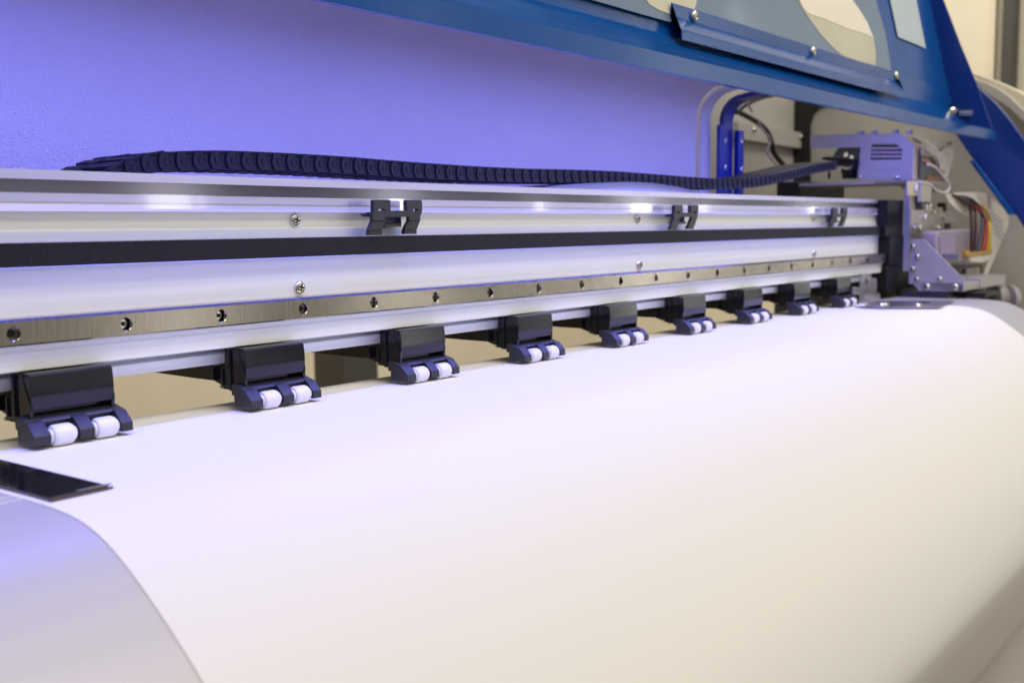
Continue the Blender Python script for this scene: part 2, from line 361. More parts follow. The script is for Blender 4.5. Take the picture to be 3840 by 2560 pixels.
# ---- pinch roller assemblies (model origin = first one)
PZ = -0.0555            # top of the media
def arm_profile(X):
    c1 = lambda x, y: (x/1.809, 1200 + y/1.809)
    low = [(1670,522),(1620,500),(1575,486),(1545,484),(1500,452),(1430,412),(1330,400),(1020,356)]
    pts = [onX(*c1(*p), X) for p in low]
    return [(p.y, p.z) for p in pts]
def roller_assembly():
    xl, xr = 0.0050, 0.0492
    ap = arm_profile(0.1328)
    b = MB().use(BLACKP)
    # hood: shell with open slot underneath
    def quadprism(pts, x0, x1): b.prism([(x0, y, z) for y, z in pts], (x1-x0, 0, 0))
    quadprism([(0.0050,-0.0199),(-0.0008,-0.0201),(-0.0020,-0.0208),(-0.0027,-0.0255),(-0.0030,-0.0300),(-0.0028,-0.0340),(-0.0020,-0.0378),(-0.0008,-0.0382),(0.0050,-0.0380)], xl, xr)
    # side cheeks
    for x0, x1 in ((xl-0.0006, xl+0.0012), (xr-0.0012, xr+0.0006)):
        quadprism([(-0.0026,-0.0350),(-0.0022,-0.0400),(-0.0018,-0.0425),(0.0060,-0.0440),(0.0120,-0.0440),(0.0120,-0.0210),(0.0050,-0.0205)], x0, x1)
    # arm body running back under the beam
    # (the underside follows the outline in the photograph)
    low = [p for p in ap]
    body = [(0.0052,-0.0206)] + [(0.0052, low[0][1])] + [(max(p[0], 0.0053), p[1]) for p in low] + [(low[-1][0], -0.0315), (0.0205,-0.0315), (0.0205,-0.0245), (0.029,-0.0235), (0.029,-0.0206)]
    body2 = [(0.0052,-0.0206),(0.0052,low[0][1])] + [(max(p[0], 0.0056), p[1]) for p in low[1:]] + [(low[-1][0], -0.0318), (0.0182,-0.0318), (0.0182,-0.0206)]
    quadprism(body2, xl+0.0015, xr-0.0015)
    # ribs
    for yy in (0.0095, 0.0165, 0.0250):
        b.box((xl-0.0020, yy, -0.0440 if yy < 0.02 else -0.040), (xl+0.002, yy+0.0014, -0.0212 if yy < 0.016 else -0.0322))
    b.box((xl-0.0008, 0.0100, -0.0445), (xl+0.0016, 0.0175, -0.0320))
    hood = part(b, 'pinch_roller_assembly', bevel=0.0005)
    bpy.context.view_layer.update()
    # bracket
    k = MB().use(BLACKT)
    lug = [(-0.0125,-0.0532),(-0.0125,-0.0488),(-0.0070,-0.0432),(-0.0020,-0.0418),(0.0030,-0.0450),(0.0030,-0.0532)]
    for x0, x1 in ((0.0003, 0.0088), (0.0240, 0.0318), (0.0466, 0.0530)):
        k.prism([(x0, y, z) for y, z in lug], (x1-x0, 0, 0))
    k.prism([(0.0010, y, z) for y, z in [(-0.0030,-0.0470),(-0.0030,-0.0420),(0.0000,-0.0408),(0.0060,-0.0405),(0.0060,-0.0470)]], (0.0515, 0, 0))
    for x0, x1 in ((0.0088, 0.0240), (0.0318, 0.0466)):       # arched guard over each roller
        k.prism([(x0, y, z) for y, z in [(-0.0052,-0.0436),(-0.0044,-0.0426),(-0.0025,-0.0418),(-0.0025,-0.0436)]], (x1-x0, 0, 0))
    sub(k.build('roller_bracket', None, bevel=0.00035), hood)
    for cx in (0.0164, 0.0394):
        w = MB().use(ROLL); h = 0.0068; r = 0.0053
        w.lathe((cx, -0.0080, PZ + r + 0.0001), (1,0,0), [(-h, 0.0022), (-h, r*0.62), (-h*0.80, r*0.68), (-h*0.78, r*0.86), (-h*0.62, r*0.97), (-h*0.5, r), (h*0.5, r), (h*0.62, r*0.97), (h*0.78, r*0.86), (h*0.80, r*0.68), (h, r*0.62), (h, 0.0022)], 28)
        w.use(COPPER).lathe((cx, -0.0080, PZ + r), (1,0,0), [(-h*1.18, 0.0014), (h*1.18, 0.0014)], 12)
        sub(w.build('roller', None, smooth=28), hood)
    p = MB().use(BRIGHT).lathe((xl-0.0035, 0.0165, -0.0428), (1,0,0), [(0, 0.0009), (0.006, 0.0010)], 12)
    sub(p.build('hinge_pin', None), hood)
    return hood
ra = roller_assembly()
bpy.context.view_layer.update()
PITCH = 0.1283
for i in range(1, 9):
    c = instance(ra, (PITCH*i, 0, 0))
    for ch in list(ra.children):
        d = ch.copy(); col.objects.link(d); d.parent = c; d.matrix_parent_inverse = ch.matrix_parent_inverse.copy()

# ---- platen under the media
flat = [(0.125,-0.030),(0.075,PZ-0.012),(0.045,PZ-0.002),(0.030,PZ)]
curve = [(-0.060,PZ),(-0.104,PZ),(-0.122,-0.0562),(-0.138,-0.0585),(-0.154,-0.0645),(-0.1705,-0.0745),(-0.188,-0.0875),(-0.206,-0.1030),(-0.228,-0.1260),(-0.249,-0.1530),(-0.267,-0.1820),(-0.280,-0.2130),(-0.2855,-0.2420),(-0.2820,-0.2650),(-0.271,-0.2990),(-0.2565,-0.3380),(-0.240,-0.3780),(-0.222,-0.4040),(-0.195,-0.4200)]
pc = catmull([(0, y, z) for y, z in curve], 8)
pc = [Vector((0, 0.030, PZ)), Vector((0, -0.010, PZ))] + pc
def offset_profile(pr, d):
    out = []
    for i, p in enumerate(pr):
        t = (pr[min(i+1, len(pr)-1)] - pr[max(i-1, 0)]).normalized()
        nrm = Vector((0, t.z, -t.y))      # outward (up/front)
        if nrm.z < 0 and i < len(pr)*0.5: nrm = -nrm
        out.append(p + nrm*d)
    return out
t_ = (pc[1]-pc[0]).normalized()
def extrude_sheet(b, top, th, xa, xb):
    bot = offset_profile(top, -th); n = len(top)
    vs = [Vector((xa, p.y, p.z)) for p in top] + [Vector((xb, p.y, p.z)) for p in top] + [Vector((xb, p.y, p.z)) for p in bot] + [Vector((xa, p.y, p.z)) for p in bot]
    fs = []
    for a in range(4):
        c = (a+1) % 4
        fs += [(a*n+i, a*n+i+1, c*n+i+1, c*n+i) for i in range(n-1)]
    fs += [(0, n, 2*n, 3*n), (n-1, 4*n-1, 3*n-1, 2*n-1)]
    return b.add(vs, fs)
plat_top = offset_profile(pc, -0.0004)
b = MB().use(PLATEN); extrude_sheet(b, plat_top[:-14], 0.003, -0.60, 1.275)
platen = part(b, 'platen', smooth=60)
b = MB().use(RIBBON)
for (u0, v0, u1, v1) in ((0, 1867, 49, 1853), (0, 1885, 93, 1866)):
    g0 = onZ(u0, v0, PZ); g1 = onZ(u1, v1, PZ); b.box((-0.45, g0.y-0.0007, PZ-0.001), (g1.x+0.004, g0.y+0.0007, PZ-0.0001))
part(b, 'platen_glint_strip')  # white strips painted in for the light lines of two reflecting slots
b = MB().use(GREYD).box((-0.60, -0.06, -0.20), (1.60, 0.028, PZ-0.006))
part(b, 'platen_support')
b = MB().use(WHITEP).box((0.0, -0.195, -0.93), (1.60, -0.060, -0.25)); part(b, 'lower_front_panel', bevel=0.003)
# ---- media
PXL, PXR = -0.0500, 1.140
b = MB().use(PAPER); extrude_sheet(b, pc, 0.0003, PXL, PXR)
paper = b.build('paper_sheet', smooth=70); tag(paper, 'wide blank white sheet running from the rollers and curving down over the front', 'paper')

# ---- rear cover with a cove at its top
cove = [(0.160, 0.020), (0.160, 0.175)]
for i in range(0, 10):
    a = R(i*9); cove.append((0.122 + 0.038*math.cos(a), 0.178 + 0.038*math.sin(a)))
cove += [(0.060, 0.226), (-0.012, 0.236), (-0.022, 0.2365)]
b = MB().use(WHITEP)
cp = [Vector((0, y, z)) for y, z in cove]
def cove_sheet(b, prof, xa, xb, th):
    n = len(prof); back = []
    for i, p in enumerate(prof):
        t = (prof[min(i+1, n-1)] - prof[max(i-1, 0)]).normalized(); back.append(p + Vector((0, t.z, -t.y))*th)
    vs = [Vector((x, p.y, p.z)) for x, pr in ((xa, prof), (xb, prof), (xb, back), (xa, back)) for p in pr]; fs = []
    for a in range(4):
        c = (a+1) % 4; fs += [(a*n+i, a*n+i+1, c*n+i+1, c*n+i) for i in range(n-1)]
    fs += [(0, n, 2*n, 3*n), (n-1, 4*n-1, 3*n-1, 2*n-1)]
    return b.add(vs, fs)
cove_sheet(b, cp, -0.9, 0.974, 0.0015)
rc = part(b, 'rear_cover', smooth=50)
def inset(d):      # the same section moved towards the room by d
    out = []
    for y, z in cove:
        if z <= 0.178: out.append(Vector((0, y-d, z)))
        elif y > 0.121: a = math.atan2(z-0.178, y-0.122); out.append(Vector((0, 0.122+(0.038-d)*math.cos(a), 0.178+(0.038-d)*math.sin(a))))
        else: out.append(Vector((0, y, z-d)))
    return out
b = MB().use(WHITEP); cove_sheet(b, inset(0.004), 0.977, 1.003, 0.0035)
part(b, 'cover_edge', smooth=50)
b = MB().use(BLUE2); cove_sheet(b, inset(0.012), 1.0235, 1.0500, 0.006)
ef = part(b, 'end_frame', smooth=50)
b = MB().use(BLUE2)
b.box((1.0035, 0.143, 0.03), (1.0225, 0.1478, 0.172)); b.box((1.0510, 0.1400, 0.03), (1.0670, 0.1472, 0.168))
b.mats = [BLUED]
efp = part(b, 'end_frame_flange', bevel=0.0008)
bpy.context.view_layer.update()
for (u, v, Y) in ((2719, 529, 0.144), (2719, 628, 0.144), (2781, 532, 0.140), (2781, 633, 0.140)):
    p = onY(u, v, Y); sub(screw('trim_screw', p, (0,-1,0), 0.0038, None), efp)

# ---- inside of the end housing
b = MB().use(GREYP).box((1.00, 0.350, -0.06), (1.74, 0.356, 0.40)); part(b, 'housing_back_panel')
b = MB().use(GREYP).prism([onY(2770, 455, 0.335), onY(3034, 502, 0.335), onY(3034, 562, 0.335), onY(2770, 520, 0.335)], (0, 0.012, 0))
bar = part(b, 'mounting_bar', bevel=0.0008); bpy.context.view_layer.update()
for (u, v) in ((2825, 487), (3001, 514)):
    sub(screw('bar_screw', onY(u, v, 0.335), (0,-1,0), 0.0048, None, h=0.005), bar)
XP = 1.72
poly = [(3034,1180),(3031,900),(3031,470),(3040,432),(3062,405),(3100,385),(3150,372),(3300,360),(3900,360),(4100,700),(4100,1300),(3500,1300)]
b = MB().use(GREYP).prism([onX(u, v, XP) for u, v in poly], (0.006, 0, 0)); part(b, 'side_panel')
b = MB().use(DARKHOLE).prism([onX(u, v, XP-0.008) for u, v in [(3040,1150),(3036,900),(3036,470),(3046,432),(3066,407),(3104,388),(3150,376),(3150,350),(2960,340),(2960,1150)]], (0.006, 0, 0)); part(b, 'dark_gap_sheet')  # black sheet put in for the dark gap beside the side panel
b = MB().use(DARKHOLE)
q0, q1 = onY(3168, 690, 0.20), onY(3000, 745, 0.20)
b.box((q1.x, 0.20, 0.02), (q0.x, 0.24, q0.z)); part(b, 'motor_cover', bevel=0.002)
# dark box right of the rollers: the lower end panel's shade put into its grey
b = MB().use(GREYD); z1 = onX(3400, 1010, 1.34).z
b.box((1.30, 0.035, -0.13), (1.58, 0.20, z1+0.010)); part(b, 'shaded_panel_box', bevel=0.002)
cpt = onY(3372, 1068, 0.034)
b = MB().use(DARKHOLE).lathe(cpt + Vector((0,0.0015,0)), (0,-1,0), [(0, 0.014), (0.002, 0.014)], 28); part(b, 'panel_hole_disc')  # dark disc stands in for a round hole in the end panel
# cables inside the housing
def c7(x, y): return (2300 + x/1.527, y/1.527)
def cable(name, pts, Y, r, ma, parent_fn=part):
    P = catmull([onY(*c7(*p), Y + (p[2] if len(p) > 2 else 0)) if False else onY(*c7(p[0], p[1]), Y) for p in pts], 6)
    return parent_fn(MB().use(ma).tube(P, r), name, smooth=60)
cable('power_cable', [(700,645),(760,600),(850,560),(960,535)], 0.22, 0.0034, W_K)
cable('power_cable', [(715,640),(790,680),(850,720),(895,780),(912,850),(925,885),(960,930),(1000,975)], 0.24, 0.0042, W_K)
cable('cable_tie', [(718,595),(770,565),(815,545)], 0.215, 0.0018, W_W)
cable('cable_tie', [(757,575),(775,605),(795,640)], 0.213, 0.0016, W_W)
cable('thin_wire', [(830,705),(870,760),(900,800),(880,870),(900,905),(950,960),(965,990)], 0.235, 0.0016, W_W)

# ---- chain guide tray behind the beam
b = MB().use(mat('grey tray liner', (0.22, 0.22, 0.24), 0.45))
tp = [onY(u*1.6327, v*1.6327, 0.045) for u, v in ((1245,433),(1280,426),(1330,422.5),(1400,419),(1450,418),(1500,421),(1560,430),(1610,441))]
b.sheet(tp, [p + Vector((0, 0.05, 0)) for p in tp]); b.sheet(tp, [p - Vector((0, 0, 0.0016)) for p in tp])
b.use(GREYP); b.sheet([p + Vector((0,0.002,-0.0016)) for p in tp], [p + Vector((0,0.002,-0.014)) for p in tp])
part(b, 'chain_tray', smooth=60)

# ---- lid
def lidp(v, Y): return onY(2757, v, Y).z
P_ = [(-0.0535, lidp(332, -0.0535)), (-0.0600, lidp(326, -0.0600)), (-0.0598, lidp(263, -0.0598)), (-0.0440, lidp(236, -0.0440)), (-0.0310, lidp(200, -0.0310)), (-0.0300, lidp(150, -0.0300)), (-0.0290, lidp(90, -0.0290))]
LX0, LX1 = -0.45, onX(3740, 525, 1.5).x
LX1 = 1.508
b = MB().use(BLUE)
top = [Vector((0, y, z)) for y, z in P_]
n = len(top)
for xa, xb in ((LX0, LX1),):
    vs = [(x, p.y, p.z) for x in (xa, xb) for p in top] + [(x, p.y+0.0025, p.z+0.001) for x in (xb, xa) for p in top]
    fs = []
    for a in range(4):
        c = (a+1) % 4; fs += [(a*n+i, a*n+i+1, c*n+i+1, c*n+i) for i in range(n-1)]
    fs += [(0, n, 2*n, 3*n), (n-1, 4*n-1, 3*n-1, 2*n-1)]
    # cut the upper part back to the cheek: lower flange runs to LX1, the panel stops at the cheek
    b.add(vs, fs)
YL = -0.0290
cheekX = onY(3557, 419, YL).x
b2 = MB().use(BLUE)
# panel plane above the channel (behind the window)
pz0 = P_[-1][1]
KT, ZT = 0.225, pz0      # the lid panel leans back above its fold
nT = Vector((0, 1, -KT)).normalized()
def onL(u, v, off=0.0):      # point on the leaning panel, off = distance in front of it
    r = ray(u, v); p0 = Vector((0, YL, ZT)) - nT*off
    return CAM + r*((p0 - CAM).dot(nT)/r.dot(nT))
b2.prism([(LX0, YL+0.001, pz0-0.002), (LX0, YL+0.001+0.3*KT, 0.3+pz0), (cheekX, YL+0.001+0.3*KT, 0.3+pz0), (cheekX, YL+0.001, pz0-0.002)], (0, 0.002, 0))
# the lower flange ends at LX1, so shorten everything above it
for i in range(len(b.v)):
    v = b.v[i]
    if v.x > 1.4 and v.z > P_[2][1] + 0.004: v.x = cheekX
lid = part(b, 'lid', smooth=25, bevel=0.0008, seg=3)
bpy.context.view_layer.update()
pan = b2.build('lid_panel', None, bevel=0.0006); sub(pan, lid)
# cheek (side plate of the lid)
ck = [onX(*c7(*p), cheekX) for p in ((1916,690),(2170,740),(2080,480),(1985,250),(1890,0),(1810,-200),(1745,-200),(1790,0),(1855,300))]
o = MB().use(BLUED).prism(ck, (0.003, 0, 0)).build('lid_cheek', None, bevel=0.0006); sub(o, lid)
# weld beads down the corner
b = MB().use(BLUE)
wp = [onX(*c7(*p), cheekX-0.001) for p in ((1800,0),(1812,60),(1830,140),(1845,215),(1862,290),(1878,370),(1890,440),(1905,500),(1918,560),(1925,610))]
for i in range(len(wp)-1):
    for t in (0.15, 0.5):
        c = wp[i].lerp(wp[i+1], t)
        b.tube([c + Vector((0,0,0.004)), c, c - Vector((0,0,0.004))], 0.0026 + 0.0010*random.random(), 8)
sub(b.build('weld_seam', None, smooth=70), lid)
# hinge bolt
hb = onX(*c7(1938, 640), cheekX-0.004)
b = MB().use(BRIGHT).lathe(hb, (-1,-0.6,0), [(0, 0.0055), (0.006, 0.0055), (0.007, 0.0042)], 20)
h2 = onX(*c7(1985, 650), cheekX-0.002); b.tube([h2, h2 + Vector((0.0, -0.018, -0.001))], 0.0048, 16)
sub(b.build('hinge_bolt', None), lid)
# window sheet
YW = YL + 0.0012
wpoly = [c7(*p) for p in ((-120,-20),(-120,60),(330,125),(1600,470),(1598,400),(1560,200),(1490,-40))]
wpts = [onL(u, v, 0.0010) for u, v in [(2400,52),(2515,84),(2546,50),(3344,318),(3340,250),(3322,130),(3276,-30)]]
def up(p, z, x=None): return Vector((p.x if x is None else x, p.y + (z - p.z)*KT, z))
wpts = [up(wpts[0], wpts[0].z + 0.002, -0.10)] + wpts + [up(wpts[-1], pz0 + 0.235, wpts[-1].x - 0.03), up(wpts[-1], pz0 + 0.25, wpts[-1].x - 0.08), up(wpts[0], pz0 + 0.25, -0.10)]
o = MB().use(WINBLUE).prism(wpts, (0, 0.0012, 0)).build('lid_window', None); sub(o, lid)
# opaque cream ovals on the film, painted as the bright room seen through
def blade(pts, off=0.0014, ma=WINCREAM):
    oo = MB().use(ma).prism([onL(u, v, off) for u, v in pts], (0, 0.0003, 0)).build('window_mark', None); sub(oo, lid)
c6 = lambda x, y: (2400 + x/3.36, y/3.36)
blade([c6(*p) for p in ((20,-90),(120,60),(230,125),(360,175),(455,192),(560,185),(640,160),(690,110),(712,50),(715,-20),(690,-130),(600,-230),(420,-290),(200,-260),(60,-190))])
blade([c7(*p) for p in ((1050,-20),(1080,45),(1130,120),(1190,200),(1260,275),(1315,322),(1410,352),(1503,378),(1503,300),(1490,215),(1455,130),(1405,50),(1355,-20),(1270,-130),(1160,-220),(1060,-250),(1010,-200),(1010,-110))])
WC2 = mat('pale painted view', (0.86, 0.80, 0.68), 0.55)  # paler copy: the brighter part of that view put into the colour
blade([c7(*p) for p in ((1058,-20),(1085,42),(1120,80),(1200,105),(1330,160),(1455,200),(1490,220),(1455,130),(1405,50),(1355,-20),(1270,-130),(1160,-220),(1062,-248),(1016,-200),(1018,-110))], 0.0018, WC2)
# retaining strip of the window
lx0 = onY(2530, 60, YL-0.008).x; lx1 = onY(3372, 312, YL-0.008).x
def lz(v, Y): return onY(2757, v, Y).z
sp = [(YL-0.0058, lz(85, YL-0.0058)), (YL-0.0048, lz(131, YL-0.0048)), (YL-0.0150, lz(167, YL-0.0150)), (YL-0.0149, lz(203, YL-0.0149))]
b = MB().use(BLUE); pp = [(y, z) for y, z in sp] + [(y+0.0016, z+0.0007) for y, z in reversed(sp)]
b.prism([(lx0, y, z) for y, z in pp], (lx1-lx0, 0, 0))
strip = b.build('window_strip', None, bevel=0.0005, seg=3, smooth=25); sub(strip, lid)
for (u, v) in ((2602, 63), (3047, 194), (3359, 285)):
    p = onY(u, v, YL-0.0053); sub(screw('window_screw', p, (0,-1,0), 0.0052, None, slot='hex', h=0.0034), lid)
# sticker on the panel
o = MB().use(STICK).prism([onL(*c7(*p), 0.0006) for p in ((1580,-30),(1632,213),(1790,278),(1735,0),(1722,-30))], (0, 0.0006, 0)).build('sticker', None); sub(o, lid)

# ---- lid arm and outer shell on the right
cR = lambda x, y: (3400 + x/2.09, 150 + y/2.09)
XA = 1.545
ap_ = [cR(*p) for p in ((375,725),(460,850),(530,950),(610,1065),(700,1200),(815,1362),(858,1372),(960,1540),(1200,1900),(1300,1500),(1150,1120),(1000,900),(920,780),(800,610),(690,482),(600,405),(545,357),(450,330),(380,500))]
BLUE3 = BLUE2
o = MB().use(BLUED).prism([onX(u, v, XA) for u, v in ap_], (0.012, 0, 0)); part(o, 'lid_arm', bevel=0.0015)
o = MB().use(BLUE).prism([onX(*cR(*p), XA-0.004) for p in ((508,952),(545,945),(850,1345),(855,1368),(812,1366))], (-0.014, 0, 0)); part(o, 'arm_lip', bevel=0.001)
cr = [cR(*p) for p in ((500,262),(530,262),(620,288),(720,330),(800,365),(870,402),(960,450),(1100,540),(1100,720),(980,600),(900,525),(800,430),(720,375),(640,335),(560,310))]
o = MB().use(CREAM).prism([onX(u, v, 1.66) for u, v in cr], (0.10, 0, 0)); part(o, 'outer_shell', bevel=0.003)
cr = [cR(*p) for p in ((530,300),(640,335),(720,375),(800,430),(900,525),(980,600),(1100,720),(1100,860),(1000,740),(900,640),(800,545),(700,480),(600,410),(540,350))]
o = MB().use(GREYP).prism([onX(u, v, 1.640) for u, v in cr], (0.05, 0, 0)); part(o, 'shell_rim', bevel=0.003)

# ---- feed wheels at the far right
for (u, v, rr, t) in ((3745, 1118, 0.021, 0.012), (3640, 1130, 0.014, 0.010), (3785, 1120, 0.021, 0.005)):
    c = onX(u, v, 1.50); b = MB().use(CARR)
    b.lathe(c, (0.8, -0.6, 0), [(-t, rr*0.9), (-t*0.9, rr), (t*0.9, rr), (t, rr*0.93)], 32); part(b, 'feed_wheel', smooth=40)
# ---- clear bracket beside the last roller
def crb(x, y): return (2900 + x/2.502, 1000 + y/2.502)
b = MB().use(ACRY)
Yb = -0.004
b.prism([onY(*crb(*p), Yb) for p in ((825,65),(920,60),(918,260),(918,330),(822,330))], (0, 0.002, 0))
b.prism([onY(*crb(*p), Yb+0.004) for p in ((925,106),(962,106),(970,120),(968,255),(925,255))], (0, 0.002, 0))
b.prism([onY(*crb(*p), Yb-0.003) for p in ((757,190),(825,190),(825,262),(757,262))], (0, 0.002, 0))
b.prism([onY(*crb(*p), Yb-0.004) for p in ((860,262),(1002,250),(1002,305),(860,320))], (0, 0.002, 0))
b.use(INK).prism([onY(*crb(*p), Yb-0.0004) for p in ((870,115),(880,112),(888,140),(876,168),(864,145))], (0, 0.0003, 0))
part(b, 'clear_stop_bracket')

# ================================================================== cable chain
chain = empty('cable_chain', (0.6, 0.07, 0.09), 'long black plastic cable chain arching along behind the top of the aluminium beam', 'cable chain')
CI = Matrix.Translation(-chain.location)
topl = [(0.040,0.050),(0.060,0.064),(0.078,0.0765),(0.092,0.0848),(0.111,0.0912),(0.129,0.0933),(0.16,0.0953),(0.193,0.096),(0.23,0.0963),(0.269,0.0962),(0.312,0.0955),(0.358,0.0950),(0.41,0.0948),(0.467,0.0952),(0.53,0.0965),(0.60,0.0975),(0.679,0.0972),(0.769,0.0965),(0.849,0.0972),(0.927,0.1020),(1.013,0.1120),(1.095,0.1225),(1.18,0.1305)]
tc_ = catmull([(x, 0, z) for x, z in topl], 10)
HL = 0.0114; LP = 0.01205; CY = 0.050
# walk along the line in link steps, turned slightly back towards the carriage at the right
pos = []; acc = 0; last = tc_[0]; want = 0
for p in tc_:
    d = (p - last).length
    while acc + d >= want and d > 0:
        t = (want - acc)/d; q = last.lerp(p, t); pos.append((q, (p - last).normalized())); want += LP
    acc += d; last = p
def text_mesh(body, size):
    cu = bpy.data.curves.new('t', 'FONT'); cu.body = body; cu.size = size; cu.extrude = 0.0002; cu.align_x = 'CENTER'; cu.align_y = 'CENTER'; cu.resolution_u = 2
    to = bpy.data.objects.new('t', cu); col.objects.link(to); bpy.context.view_layer.update()
    me = bpy.data.meshes.new_from_object(to.evaluated_get(bpy.context.evaluated_depsgraph_get()))
    vs = [v.co.copy() for v in me.vertices]; fs = [tuple(p.vertices) for p in me.polygons]
    bpy.data.objects.remove(to); bpy.data.meshes.remove(me); return vs, fs
tv, tf = text_mesh('10X40', 0.0022)
b = MB().use(CHAIN)
# side plates: rounded left end, square right end; local x along the chain, z up, origin at the top line
def plate(y, th, w0):
    pts = []; r = HL/2
    for i in range(9):
        a = math.pi/2 + math.pi*i/8; pts.append((-0.0032 + r*math.cos(a)*0.72, y, -r + r*math.sin(a)))
    pts += [(0.0096, y, -HL), (0.0104, y, -HL*0.8), (0.0104, y, -0.0008), (0.0098, y, 0)]
    b.prism(pts, (0, th, 0))
for y in (0.0, 0.032): plate(y, 0.0024, 0)
# tilt of the overlapping plates: a thin raised lip behind the rounded end
rr = HL/2
rim = []
for i in range(13):
    a = math.pi/2 + math.pi*i/12; rim.append((-0.0032 + rr*math.cos(a)*0.72, -0.0004, -rr + rr*math.sin(a)*0.985))
b.tube(rim, 0.00028, 6)
b.lathe((-0.0008, 0.0, -rr), (0,-1,0), [(0, 0.0026), (0.0004, 0.0025), (0.0004, 0.0021), (0.0001, 0.0020)], 20)
b.box((0.001, 0.002, -0.0016), (0.0068, 0.056, -0.0002)); b.box((0.001, 0.002, -HL+0.0002), (0.0068, 0.056, -HL+0.0016))
b.add([Vector((v.x + 0.0032, -0.0001 - v.z, v.y - 0.0018)) for v in tv], tf)
link = b.build('chain_link', chain, smooth=40); link.matrix_parent_inverse = CI
n_ = 0
for q, t in pos:
    if q.x < 0.062 or q.x > 1.17: continue
    if n_ == 0: c = link
    else: c = link.copy(); col.objects.link(c)
    n_ += 1
    yy = CY + max(0, q.x-0.95)*0.02
    c.matrix_basis = Matrix.Translation((q.x, yy, q.z)) @ Matrix.Rotation(-math.atan2(t.z, t.x), 4, 'Y') @ Matrix.Rotation(R(2.8), 4, 'Z')
print('links', n_)

# ================================================================== print carriage
XC = 1.272
carr = empty('print_carriage', (XC + 0.08, -0.03, 0.0), 'violet lit sheet metal print carriage with ribbon cables, parked at the right end', 'print carriage')
KI = Matrix.Translation(-carr.location)
def kpart(b, name, **k):
    o = b.build(name, carr, **k); o.matrix_parent_inverse = KI; return o
cc = lambda x, y: (2980 + x/3.409, 440 + y/3.409)           # crop used for the cover
cd = lambda x, y: (3340 + x/2.8, 600 + y/2.8)               # crop used for the front
# cover side plate with window and slots (built from strips so the openings are real)
b = MB().use(CARR)
def cpl(pts, X=XC, th=0.0015): b.prism([onX(*cc(*p), X) for p in pts], (th, 0, 0))
cpl([(200,232),(1355,205),(1440,290),(985,345),(845,385),(200,395)])
cpl([(1355,205),(1528,372),(1525,400),(1380,420),(1305,345),(985,345),(1440,290)])
cpl([(845,385),(985,345),(968,545),(800,790)])
cpl([(968,545),(1365,540),(1500,800),(800,790)])
cpl([(1380,420),(1525,400),(1500,800),(1365,540)])
for (a0, a1, y0, y1) in ((985,1345,384,408),(985,1375,436,462),(980,1372,487,514)): cpl([(a0,y0),(a1,y0),(a1,y1),(a0,y1)])
b.box(tuple(onX(*cc(960, 660), XC) + Vector((-0.0006, 0, -0.0002))), tuple(onX(*cc(1370, 657), XC) + Vector((0.0002, 0, 0.0003))))
cover = kpart(b, 'cover_side_plate'); bpy.context.view_layer.update()
for (u, v) in ((845,775),(1330,778),(1300,778)): sub(screw('cover_screw', onX(*cc(u, v), XC-0.0002), (-1,0,0), 0.0035, None), cover)
# dark works seen through the openings
b = MB().use(GREYD).prism([onX(*cc(*p), XC+0.03) for p in ((560,380),(850,300),(1000,235),(1440,235),(1540,300),(1500,780),(620,780),(470,520))], (0.03, 0, 0))
b.use(COPPER).box(tuple(onX(*cc(1120,530), XC+0.018)), tuple(onX(*cc(1180,460), XC+0.026)))
W_P = wire('violet red board', (0.20, 0.02, 0.06))
b.use(W_P).box(tuple(onX(*cc(1000,455), XC+0.022)), tuple(onX(*cc(1370,400), XC+0.024)))
kpart(b, 'circuit_unit', bevel=0.001)
# metal fittings at the chain anchor
b = MB().use(BRIGHT)
for (u, v, r_) in ((610,640,0.006),(705,620,0.010),(745,630,0.005),(765,545,0.004),(692,512,0.004),(608,688,0.004)):
    c = onX(*cc(u, v), XC+0.016); b.lathe(c, (-1,0.1,0.3), [(0, r_), (0.01, r_*0.9)], 14)
b.use(BLACKP).box(tuple(onX(*cc(605,790), XC+0.012)), tuple(onX(*cc(790,680), XC+0.03)))
b.prism([onX(*cc(*p), XC-0.004) for p in ((345,515),(400,500),(700,520),(800,545),(830,600),(600,580),(345,545))], (0.04, 0, 0))
b.box(tuple(onX(*cc(420,790), XC+0.004)), tuple(onX(*cc(460,690), XC+0.006)))
kpart(b, 'chain_anchor', bevel=0.0006)
# cover top and front in beige
b = MB().use(CREAM)
CARB = CREAM
A_ = onX(*cc(1355,205), XC); B_ = onX(*cc(1528,372), XC); C_ = onX(*cc(1500,800), XC)
Yf = B_.y
top_r = onY(*cc(1800,262), A_.y); 
b.prism([A_, B_, Vector((B_.x+0.15, B_.y, B_.z-0.004)), Vector((A_.x+0.115, A_.y, A_.z-0.004))], (0, 0.001, 0.0012))
fr1 = onY(*cc(1600,392), Yf)
b.prism([B_, fr1, Vector((fr1.x, Yf, C_.z)), Vector((B_.x, Yf, C_.z))], (0, 0.0015, 0))
kpart(b, 'cover_front', bevel=0.0004)
b = MB().use(CARR)
for (u, v) in ((845,222),(1020,218),(1290,212),(1465,216)):
    c = onX(*cc(u, v), XC+0.010); b.lathe(c, (0,0,1), [(0, 0.0045), (0.0055, 0.0045), (0.006, 0.0035)], 14)
kpart(b, 'cover_stud')
# shelf under the cover (thin tray edge)
b = MB().use(CARR)
sA, sB = onX(*cc(60,780), XC-0.003), onX(*cc(1560,805), XC-0.003)
b.box((XC-0.004, sB.y, sB.z-0.003), (XC+0.12, sA.y, sB.z+0.0005))
P2 = catmull([onY(*cd(*p), -0.012) for p in ((180,215),(390,222),(440,250),(500,300),(560,335),(620,330))], 5)
b.sheet(P2, [p + Vector((0, 0.05, 0.0)) for p in P2]); b.sheet(P2, [p - Vector((0,0,0.0022)) for p in P2])
kpart(b, 'carriage_shelf', smooth=50)
